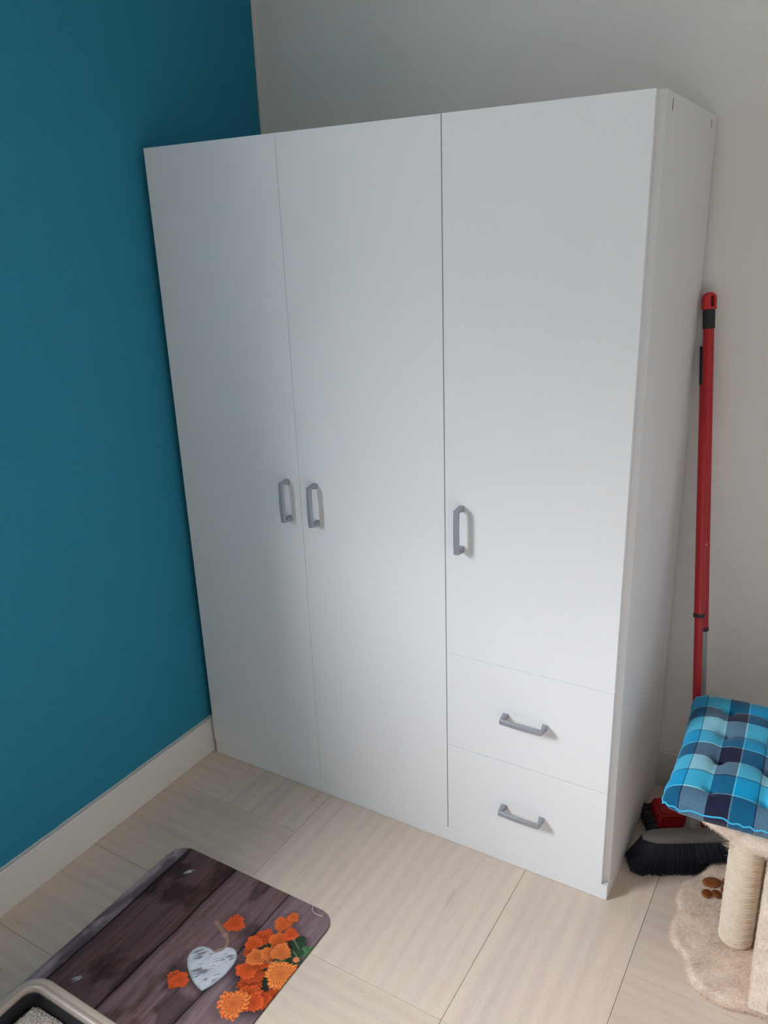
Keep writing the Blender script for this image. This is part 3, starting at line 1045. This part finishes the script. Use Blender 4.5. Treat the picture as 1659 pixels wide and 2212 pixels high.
def strands(name, mat, parent, starts, ends, width, droop=0.0, seed=3):
    """thin four-sided tapered strands joined into one part"""
    starts, ends = np.asarray(starts, float), np.asarray(ends, float)
    n = len(starts)
    d = ends - starts
    s = np.cross(d, np.array((0.3, 0.5, 0.8)))
    s /= np.linalg.norm(s, axis=1)[:, None] + 1e-9
    t = np.cross(d, s); t /= np.linalg.norm(t, axis=1)[:, None] + 1e-9
    w = width
    V = np.stack([starts + s * w, starts + t * w, starts - s * w, starts - t * w, ends + s * w * 0.6, ends + t * w * 0.6, ends - s * w * 0.6, ends - t * w * 0.6], 1).reshape(-1, 3)
    q = np.array([(0, 1, 5, 4), (1, 2, 6, 5), (2, 3, 7, 6), (3, 0, 4, 7), (4, 5, 6, 7)])
    F = (q[None] + (np.arange(n) * 8)[:, None, None]).reshape(-1, 4)
    o = from_np(name, V, F, mat, parent)
    o['kind'] = 'stuff'
    return o

g2 = np.random.default_rng(5)
st_, en_ = [], []
for i in range(900):
    side = g2.integers(0, 3)
    if side == 0:      # left end
        a, b, dd = 0.0, g2.uniform(-0.002, 0.1), (-1, g2.normal(0, 0.5))
    elif side == 1:    # front
        a, b, dd = g2.uniform(0, 0.2), 0.0, (g2.normal(0, 0.4), -1)
    else:              # back
        a, b, dd = g2.uniform(0, 0.2), 0.098, (g2.normal(0, 0.4), 0.6)
    L = g2.uniform(0.010, 0.026) if side == 0 else g2.uniform(0.004, 0.010)
    z0 = g2.uniform(0.010, 0.032)
    p = org + E1 * a + E2 * b + E3 * z0
    q = p + (E1 * dd[0] + E2 * dd[1]) * L
    q[2] = max(0.002, z0 + g2.uniform(-0.022, 0.004))
    st_.append(p); en_.append(q)
strands('mop_fringe', M_MOPSTRAND, mop, st_, en_, 0.0022)
tube('mop_joint', M_BLACKP, [(1.418, 0.377, 0.060), (1.4195, 0.3755, 0.078), lerp(MB_, MTOP, 0.03)], [0.019, 0.016, 0.0135], mop, seg=20)
stick_piece('inner_tube', M_GREYTUBE, MB_, MTOP, 0.01, 0.385, 0.0105, mop)['label'] = 'grey lower tube'
stick_piece('collar', M_BLACKP, MB_, MTOP, 0.374, 0.3815, 0.0135, mop)
stick_piece('outer_tube', M_REDTUBE, MB_, MTOP, 0.3815, 0.945, 0.0127, mop)
stick_piece('grip_sleeve', M_BLACKP, MB_, MTOP, 0.938, 0.9705, 0.0142, mop)

def hang_cap():
    """flattened rounded cap with a real slot through it"""
    A, B = np.array(lerp(MB_, MTOP, 0.9705)), np.array(MTOP)
    zax = np.array(MTOP) - np.array(MB_); zax /= np.linalg.norm(zax)
    xax = np.array((0.852, 0.520, 0.0)); xax -= zax * (xax @ zax); xax /= np.linalg.norm(xax)
    yax = np.cross(zax, xax)
    L = np.linalg.norm(B - A)
    w, th_ = 0.0148, 0.0115
    out = [(-w, 0.0), (w, 0.0)]
    N = 12
    for i in range(N + 1):
        a = PI * i / N
        out.append((w * math.cos(a), L - w + w * math.sin(a)))
    hole = []
    hw, h0, h1 = 0.0048, L - 0.030, L - 0.012
    for i in range(14):
        a = 2 * PI * i / 14
        yy_ = math.sin(a) * hw
        hole.append((0.004 + hw * math.cos(a), (h1 if yy_ > 0 else h0) + yy_))
    bm = bmesh.new()
    def P(p, t):
        return tuple(A + xax * p[0] + zax * p[1] + yax * t)
    rings = []
    for t, k_ in ((-th_, 0.86), (-th_ * 0.8, 1.0), (th_ * 0.8, 1.0), (th_, 0.86)):
        cx_, cz_ = 0.0, L * 0.5
        rings.append([bm.verts.new(P((cx_ + (p[0] - cx_) * k_, cz_ + (p[1] - cz_) * (0.96 if k_ < 1 else 1)), t)) for p in out])
    no = len(out)
    for a_, b_ in zip(rings[:-1], rings[1:]):
        for i in range(no):
            j = (i + 1) % no
            bm.faces.new((a_[i], a_[j], b_[j], b_[i]))
    hf = [bm.verts.new(P(p, -th_)) for p in hole]
    hb = [bm.verts.new(P(p, th_)) for p in hole]
    nh = len(hole)
    for i in range(nh):
        j = (i + 1) % nh
        bm.faces.new((hf[j], hf[i], hb[i], hb[j]))
    for outer, inner in ((rings[0], hf), (rings[-1], hb)):
        es = []
        for loop_ in (outer, inner):
            for i in range(len(loop_)):
                e_ = bm.edges.get((loop_[i], loop_[(i + 1) % len(loop_)]))
                es.append(e_)
        bmesh.ops.triangle_fill(bm, edges=es, use_beauty=True)
    bmesh.ops.recalc_face_normals(bm, faces=bm.faces)
    o = from_bm('hanging_cap', bm, M_REDCAP, mop, smooth=True, angle=0.7)
    o['label'] = 'red end cap with a hanging slot'
hang_cap()

# --- broom: navy bristles, grey block, red telescopic stick
BB, BT = (1.4240, 0.2620, 0.105), (1.3010, 0.5040, 1.2890)
broom = empty('broom', (1.43, 0.25, 0), 'broom with grey head, navy bristles and red stick beside the wardrobe', 'broom')
F1 = np.array((0.866, 0.500, 0.0)); F2 = np.array((-0.500, 0.866, 0.0))
bc = np.array((1.4340, 0.2430, 0.0))
HL, HW = 0.135, 0.021

def broom_head():
    secs = []
    N = 26
    V, F = [], []
    seg = 16
    for i in range(N + 1):
        t = -1 + 2 * i / N
        tt = max(-0.995, min(0.995, t))
        w = HW * (1 - abs(tt) ** 7) ** 0.5
        hgt = 0.012 + 0.003 * (1 - tt * tt)
        zc = 0.078 - 0.002 * tt * tt
        ring_ = []
        for k_ in range(seg):
            a = 2 * PI * k_ / seg
            cx_, sz = math.cos(a), math.sin(a)
            sx_ = math.copysign(abs(cx_) ** 0.7, cx_)
            zz = math.copysign(abs(sz) ** 0.7, sz)
            ring_.append(bc + F1 * (t * HL) + F2 * (w * sx_) + E3 * (zc + hgt * zz * (0.6 + 0.4 * w / HW)))
        V += ring_
    for i in range(N):
        for k_ in range(seg):
            q = (k_ + 1) % seg
            F.append([i * seg + k_, i * seg + q, (i + 1) * seg + q, (i + 1) * seg + k_])
    F.append(list(range(seg))[::-1]); F.append([N * seg + k_ for k_ in range(seg)])
    from_np('broom_head', V, F, M_BROOMGREY, broom, smooth=True, angle=1.2)
broom_head()
st_, en_ = [], []
for i in range(9000):
    a, b = g2.uniform(-1, 1), g2.uniform(-1, 1)
    top = bc + F1 * (a * HL * 0.96) + F2 * (b * HW * 0.78) + E3 * 0.072
    flare = 0.044 * np.sign(a) * abs(a) ** 1.8
    edge = 0.006 * max(0, abs(a) - 0.55) / 0.45
    zb = 0.002 + 0.012 * max(0, (abs(a) - 0.85) / 0.15) ** 1.5 + g2.uniform(0, 0.0025)
    bot = bc + F1 * (a * HL * 0.98 + flare + g2.normal(0, 0.0018)) + F2 * (b * (HW + 0.012) - 0.022 + g2.normal(0, 0.0028)) + E3 * zb
    if (bot[0] - 1.457) * 0.097 - (bot[1] - 0.155) * 0.055 > -0.0022 and bot[1] < 0.290:
        bot[2] = max(bot[2], 0.042)
    bot[0] = max(bot[0], X1 + 0.002)
    top[0] = max(top[0], X1 + 0.004)
    st_.append(top); en_.append(bot)
strands('bristles', M_BRISTLE, broom, st_, en_, 0.00125)['label'] = 'dense navy blue bristles'
bx = bc + F1 * (-0.010)
tube('socket', M_BROOMGREY, [(BB[0], BB[1], 0.080), (BB[0] - 0.001, BB[1] + 0.002, 0.096), lerp(BB, BT, 0.018)], [0.024, 0.0185, 0.0175], broom, seg=20)
stick_piece('ferrule', M_CHROME, BB, BT, 0.012, 0.033, 0.0145, broom)['label'] = 'shiny chrome ferrule'
stick_piece('inner_tube', M_REDTUBE, BB, BT, 0.03, 0.46, 0.0105, broom)
stick_piece('collar', M_BLACKP, BB, BT, 0.447, 0.4545, 0.0138, broom)
stick_piece('outer_tube', M_REDTUBE, BB, BT, 0.4545, 0.945, 0.0122, broom)
stick_piece('end_sleeve', M_BLACKP, BB, BT, 0.925, 1.0, 0.0135, broom)['label'] = 'black rubber end sleeve'

# ================================================================== cat tree
tree = empty('cat_tree', (1.57, 0.005, 0), 'beige plush cat tree with sisal post and paw-shaped base', 'cat tree')

def smooth_closed(pts, n=140):
    pts = np.asarray(pts, float)
    m = len(pts)
    out = []
    per = n // m + 1
    for i in range(m):
        p0, p1, p2, p3 = pts[i - 1], pts[i], pts[(i + 1) % m], pts[(i + 2) % m]
        for k_ in range(per):
            t = k_ / per
            out.append(0.5 * ((2 * p1) + (-p0 + p2) * t + (2 * p0 - 5 * p1 + 4 * p2 - p3) * t * t + (-p0 + 3 * p1 - 3 * p2 + p3) * t ** 3))
    return np.array(out)

def pillow_slab(outline, z0, z1, inner, edge=0.012, steps=6, rings=9):
    """rounded-edge slab over an outline; concentric rings towards the inner point"""
    c = np.array(inner)
    o = np.asarray(outline)
    n = len(o)
    d = c - o
    dl = np.linalg.norm(d, axis=1)[:, None]
    u = d / dl
    R = []
    h = (z1 - z0)
    for i in range(steps + 1):
        a = PI / 2 * i / steps
        R.append((o + u * edge * (1 - math.cos(a)) * 0 + u * edge * (1 - math.sin(a)), z0 + edge * (1 - math.cos(a)) * 0.6))
    R = []
    for i in range(steps + 1):        # lower quarter, side, upper quarter
        a = -PI / 2 + PI * i / steps
        R.append((o + u * edge * (1 - math.cos(a)), (z0 + z1) / 2 + h / 2 * math.sin(a)))
    base_in = o + u * edge
    V, F = [], []
    for p, z in R:
        V += [(q[0], q[1], z) for q in p]
    for j in range(1, rings):
        t = j / rings
        p = base_in * (1 - t) + c * t
        V += [(q[0], q[1], z1) for q in p]
    V.append((c[0], c[1], z1))
    nr = len(R) + rings - 1
    for k_ in range(nr - 1):
        for i in range(n):
            j = (i + 1) % n
            F.append([k_ * n + i, k_ * n + j, (k_ + 1) * n + j, (k_ + 1) * n + i])
    top = len(V) - 1
    for i in range(n):
        F.append([(nr - 1) * n + i, (nr - 1) * n + (i + 1) % n, top])
    F.append([i for i in range(n)][::-1])
    return np.array(V), F

left = [(1.57, 0.262), (1.545, 0.268), (1.512, 0.252), (1.487, 0.230), (1.470, 0.190), (1.457, 0.155), (1.434, 0.128), (1.427, 0.093), (1.432, 0.055), (1.440, 0.032),
        (1.434, -0.002), (1.437, -0.038), (1.447, -0.062), (1.465, -0.082), (1.483, -0.099), (1.491, -0.122), (1.504, -0.145), (1.522, -0.158), (1.555, -0.169), (1.588, -0.168), (1.625, -0.158)]
right = [(1.70, -0.150), (1.80, -0.14), (1.88, -0.09), (1.92, 0.0), (1.93, 0.09), (1.89, 0.19), (1.80, 0.25), (1.72, 0.262), (1.64, 0.255)]
ol = smooth_closed(left + right, 150)
V, F = pillow_slab(ol, 0.001, 0.028, (1.68, 0.05), 0.010)
base_o = furry('base', V, F, M_PLUSH, tree, 120000, 0.0072, 0.00040, (0.25, -0.45, -0.15), 0.6, 21)
# keep blades above the floor
def clamp_floor(o, zmin=0.0006):
    n = len(o.data.vertices)
    co = np.empty(n * 3, dtype=np.float32)
    o.data.vertices.foreach_get('co', co)
    co = co.reshape(-1, 3)
    z0 = zmin - ORI[o.name].z
    co[:, 2] = np.maximum(co[:, 2], z0)
    o.data.vertices.foreach_set('co', co.ravel())
clamp_floor(base_o)

def pad(cx, cy, rx, ry, rot):
    n = 22
    V, F = [], []
    for j, (s, z) in enumerate(((1.0, 0.0300), (0.9, 0.0338), (0.5, 0.0346))):
        for i in range(n):
            a = 2 * PI * i / n
            x, y = rx * s * math.cos(a), ry * s * math.sin(a)
            V.append((cx + x * math.cos(rot) - y * math.sin(rot), cy + x * math.sin(rot) + y * math.cos(rot), z))
    V.append((cx, cy, 0.0346))
    for j in range(2):
        for i in range(n):
            q = (i + 1) % n
            F.append([j * n + i, j * n + q, (j + 1) * n + q, (j + 1) * n + i])
    for i in range(n):
        F.append([2 * n + i, 2 * n + (i + 1) % n, 3 * n])
    o = furry('paw_pad', np.array(V), F, M_PAWPAD, tree, 900, 0.003, 0.0004, (0, 0, 0), 0.5, int(cx * 1e4))
    o['label'] = 'brown plush paw print patch'
pad(1.495, 0.150, 0.0225, 0.0165, 0.6)
pad(1.4905, 0.1065, 0.0105, 0.0135, 0.2)
pad(1.512, 0.1165, 0.0125, 0.0095, -0.9)
pad(1.526, 0.168, 0.0085, 0.0105, 0.3)
pad(1.527, 0.140, 0.0085, 0.0105, 0.3)

# sisal post: core with a real rope helix
PX, PY, PR = 1.5705, 0.006, 0.0350
PZ0, PZ1 = 0.028, 0.326
bm = bmesh.new()
bmesh.ops.create_cone(bm, cap_ends=True, segments=40, radius1=PR - 0.002, radius2=PR - 0.002, depth=PZ1 - PZ0, matrix=Matrix.Translation((PX, PY, (PZ0 + PZ1) / 2)))
post = from_bm('post', bm, M_SISAL, tree, smooth=True, angle=0.6)

def rope():
    pitch, rr = 0.0060, 0.0033
    turns = int((PZ1 - PZ0 - 0.004) / pitch)
    seg, cs = 44, 7
    n = turns * seg + 1
    t = np.arange(n) / seg
    jit = 0.0005 * np.sin(t * 2 * PI * 3.3 + 1.1) + 0.0004 * np.sin(t * 17)
    ang = 2 * PI * t
    cx = PX + (PR - 0.0012 + jit) * np.cos(ang); cy = PY + (PR - 0.0012 + jit) * np.sin(ang)
    cz = PZ0 + 0.003 + t * pitch
    V, UV = [], []
    for k_ in range(cs):
        a = 2 * PI * k_ / cs
        rad = (PR - 0.0012 + jit) + rr * math.cos(a)
        V.append(np.stack([PX + rad * np.cos(ang), PY + rad * np.sin(ang), cz + rr * math.sin(a)], 1))
    V = np.stack(V, 1).reshape(-1, 3)
    i = np.arange(n - 1)[:, None]; k_ = np.arange(cs)[None]
    q = (k_ + 1) % cs
    F = np.stack([(i * cs + k_), ((i + 1) * cs + k_), ((i + 1) * cs + q), (i * cs + q)], -1).reshape(-1, 4)
    o = from_np('rope', V, F, M_SISAL, post, smooth=True)
    uvl = o.data.uv_layers.new(name='UVMap')
    li = np.empty(len(o.data.loops), dtype=np.int32)
    o.data.loops.foreach_get('vertex_index', li)
    uu = (li // cs) / seg * (2 * PI * PR) / 0.0045
    vv = (li % cs) / cs * 2
    uvl.data.foreach_set('uv', np.stack([uu, vv], 1).astype(np.float32).ravel())
    o['label'] = 'coiled sisal rope'
rope()
# frayed fibres
st_, en_ = [], []
for i in range(170):
    if i < 60:
        a = g2.normal(3.6, 0.25); z = g2.normal(0.295, 0.012)
    else:
        a = g2.normal(-0.35, 0.45); z = g2.uniform(0.05, 0.30)
    p = np.array((PX + (PR + 0.001) * math.cos(a), PY + (PR + 0.001) * math.sin(a), z))
    d = np.array((math.cos(a), math.sin(a), g2.normal(0, 0.6))) + g2.normal(0, 0.6, 3)
    d /= np.linalg.norm(d)
    q = p + d * g2.uniform(0.004, 0.013)
    q2 = q + (d + g2.normal(0, 0.7, 3)) * g2.uniform(0.002, 0.008)
    st_ += [p, q]; en_ += [q, q2]
strands('frayed_fibre', M_SISAL, post, st_, en_, 0.00022)

# platform under the cushion
plat = [(1.60 + 0.20 * (1 + 0.03 * math.cos(5 * a + 0.6)) * math.cos(a), 0.128 + 0.195 * (1 + 0.03 * math.cos(5 * a + 0.6)) * math.sin(a)) for a in [2 * PI * i / 90 for i in range(90)]]
V, F = pillow_slab(np.array(plat), 0.322, 0.381, (1.60, 0.128), 0.026)
furry('platform', V, F, M_PLUSH, tree, 45000, 0.0065, 0.00038, (0, 0, -0.3), 0.5, 31)

# plush cave with brown lining under the platform, right of the post
def cave():
    th_ = 0.024
    out = [(1.622, -0.166), (1.616, -0.06), (1.613, 0.02), (1.600, 0.085), (1.596, 0.14), (1.604, 0.215), (1.66, 0.238), (1.86, 0.235), (1.915, 0.20), (1.93, 0.0), (1.925, -0.12), (1.90, -0.160)]
    n = len(out)
    o_ = np.array(out)
    c = o_.mean(0)
    inn = []
    for i in range(n):
        p, a, b = o_[i], o_[i - 1], o_[(i + 1) % n]
        t1 = (p - a) / np.linalg.norm(p - a); t2 = (b - p) / np.linalg.norm(b - p)
        n1 = np.array((t1[1], -t1[0])); n2 = np.array((t2[1], -t2[0]))
        m = n1 + n2; m /= np.linalg.norm(m)
        if (c - p) @ m < 0: m = -m
        inn.append(p + m * th_ / max(0.5, abs(m @ n1)))
    inn = np.array(inn)
    z0, z1 = 0.029, 0.305
    def zt(p):
        return z1
    bevel = 0.007
    def off(f, k_):
        return f + (c - f) / np.linalg.norm(c - f, axis=1)[:, None] * k_
    rings = [(o_, z0), (o_, z0 + 0.1), (o_, z0 + 0.2), (o_, z1 - bevel), (off(o_, 0.003), z1 - 0.002), (off(o_, bevel), z1), (off(inn, -bevel), z1), (off(inn, -0.003), z1 - 0.002), (inn, z1 - bevel)]
    V, F, nn = loft_rings(rings)
    F = [f[::-1] for f in F]
    furry('cave_wall', V, F, M_PLUSH, tree, 60000, 0.0045, 0.00036, (0, 0, -0.2), 0.5, 41)
    V, F, nn = loft_rings([(inn, z1 - bevel), (inn, z0 + 0.15), (inn, z0 + 0.01)])
    F = [f[::-1] for f in F] + [[2 * nn + i for i in range(nn)]]
    from_np('cave_lining', V, F, M_BROWNIN, tree)['label'] = 'brown lining'
    # stitched border down the front edge
    tube('seam_piping', M_PLUSH, [(1.654, -0.1695, 0.045), (1.653, -0.1695, 0.15), (1.652, -0.1695, 0.295)], 0.004, tree, seg=8)
cave()

# ================================================================== cushion
CO = np.array((1.4030, -0.135))                 # front-left seam corner
CV = np.array((1.3845, 0.316)) - CO             # along the left edge, front to back
CVL = np.linalg.norm(CV); CVd = CV / CVL
CUd = np.array((CVd[1], -CVd[0]))               # left to right
CL = 0.452
ZSEAM = 0.436
TUFTS = [(0.087 + 0.104 * i, 0.046 + 0.106 * j) for i in range(4) for j in range(4)]

def cushion():
    n = 150
    s = np.linspace(0, 1, n)
    # denser near the edges
    s = 0.5 - 0.5 * np.cos(PI * s) * (0.55 + 0.45 * np.abs(np.cos(PI * s)))
    s = (s - s[0]) / (s[-1] - s[0])
    U, Vv = np.meshgrid(s, s)
    a, b = np.abs(2 * U - 1), np.abs(2 * Vv - 1)
    prof = (np.clip(1 - a ** 6, 0, 1) * np.clip(1 - b ** 6, 0, 1)) ** 0.5
    u, v = U * CL, Vv * CL
    # quilting dents
    dent = np.zeros_like(u)
    for (tu, tv) in TUFTS:
        d = np.hypot(u - tu, v - tv)
        dent += 0.013 * np.exp(-(d / 0.011) ** 2) + 0.009 * np.exp(-(d / 0.036) ** 2)
    # faint pulls between neighbouring tufts
    for j in range(4):
        for i in range(4):
            tu, tv = TUFTS[i * 4 + j]
            if i < 3:
                du = np.clip((u - tu) / 0.113, 0, 1)
                on = (u > tu) & (u < tu + 0.113)
                dent += np.where(on, 0.003 * np.exp(-((v - tv) / 0.014) ** 2), 0)
            if j < 3:
                on = (v > tv) & (v < tv + 0.111)
                dent += np.where(on, 0.006 * np.exp(-((u - tu) / 0.014) ** 2), 0)
    # gathers along the seam
    wav = 0.0022 * np.sin(u * 190 + 3 * np.sin(u * 37)) * np.exp(-np.minimum(v, CL - v) / 0.012) + 0.0022 * np.sin(v * 170 + 2 * np.sin(v * 41)) * np.exp(-np.minimum(u, CL - u) / 0.012)
    top = ZSEAM + prof * np.maximum(0.050 - dent, 0.012) + wav * (prof < 0.9) * 0.7
    # outline: sides slightly drawn in between the corners
    shx = 0.010 * np.sin(PI * Vv) * (1 - 2 * U); shy = 0.008 * np.sin(PI * U) * (1 - 2 * Vv)
    # corners drawn in a little
    cr = 0.05 * np.clip((a + b - 1.72) / 0.28, 0, 1) ** 2
    shx = shx + cr * 0.12 * np.sign(1 - 2 * U); shy = shy + cr * 0.12 * np.sign(1 - 2 * Vv)
    bot = ZSEAM - prof * 0.047 + wav * 0.3
    bot = np.maximum(bot, 0.3885)
    # side bulge: rows just inside the edge lean outwards
    pu = u + shx + 0.4 * wav; pv = v + shy + 0.4 * wav
    X = CO[0] + CUd[0] * pu + CVd[0] * pv
    Y = CO[1] + CUd[1] * pu + CVd[1] * pv
    Vt = np.stack([X.ravel(), Y.ravel(), top.ravel()], 1)
    Vb = np.stack([X.ravel(), Y.ravel(), bot.ravel()], 1)
    I = np.arange(n * n).reshape(n, n)
    Ft = np.stack([I[:-1, :-1].ravel(), I[:-1, 1:].ravel(), I[1:, 1:].ravel(), I[1:, :-1].ravel()], 1)
    Jb = I + n * n
    edge = np.zeros((n, n), bool); edge[0] = edge[-1] = edge[:, 0] = edge[:, -1] = True
    Jb = np.where(edge, I, Jb)
    Fb = np.stack([Jb[:-1, :-1].ravel(), Jb[1:, :-1].ravel(), Jb[1:, 1:].ravel(), Jb[:-1, 1:].ravel()], 1)
    V = np.vstack([Vt, Vb]); F = np.vstack([Ft, Fb])
    # cloth coordinates (arc length towards the edges)
    def arc(Z, axis):
        dz = np.diff(Z, axis=axis); dp = np.diff(np.where(axis == 0, v, u), axis=axis)
        L = np.sqrt(dz ** 2 + dp ** 2)
        z0 = np.zeros_like(Z); 
        if axis == 0: z0[1:] = np.cumsum(L, 0)
        else: z0[:, 1:] = np.cumsum(L, 1)
        return z0
    # printed in plan: same weave repeat in both directions
    cu = (u - 0.0340) / 0.1440 + 0.628
    cv = (v - 0.0370) / 0.1600 + 0.300
    UVt = np.stack([cu.ravel(), cv.ravel()], 1)
    UV = np.vstack([UVt, UVt])
    # drop unused doubled edge verts
    used = np.zeros(len(V), bool); used[F.ravel()] = True
    mp = np.cumsum(used) - 1
    V, UV, F = V[used], UV[used], mp[F]
    o = from_np('seat_cushion', V, F, M_PLAID, origin=(CO[0] + CL / 2, CO[1] + CL / 2, 0.387), smooth=True)
    uvl = o.data.uv_layers.new(name='cloth')
    li = np.empty(len(o.data.loops), dtype=np.int32)
    o.data.loops.foreach_get('vertex_index', li)
    uvl.data.foreach_set('uv', UV[li].astype(np.float32).ravel())
    o['label'] = 'tufted blue plaid cushion lying on top of the cat tree'
    o['category'] = 'cushion'
    # piping follows the wavy seam
    P = []
    def seam(i, j):
        return (X[i, j], Y[i, j], top[i, j])
    P += [seam(0, j) for j in range(0, n - 1)]
    P += [seam(i, n - 1) for i in range(0, n - 1)]
    P += [seam(n - 1, j) for j in range(n - 1, 0, -1)]
    P += [seam(i, 0) for i in range(n - 1, 0, -1)]
    P = np.array(P)
    k_ = np.arange(len(P))
    P[:, 2] += 0.0022 * np.sin(k_ * 0.19) + 0.001 * np.sin(k_ * 0.47)
    tube('piping', M_PIPING, P, 0.0021, o, seg=8, closed=True)['label'] = 'turquoise piping along the seam'
cushion()
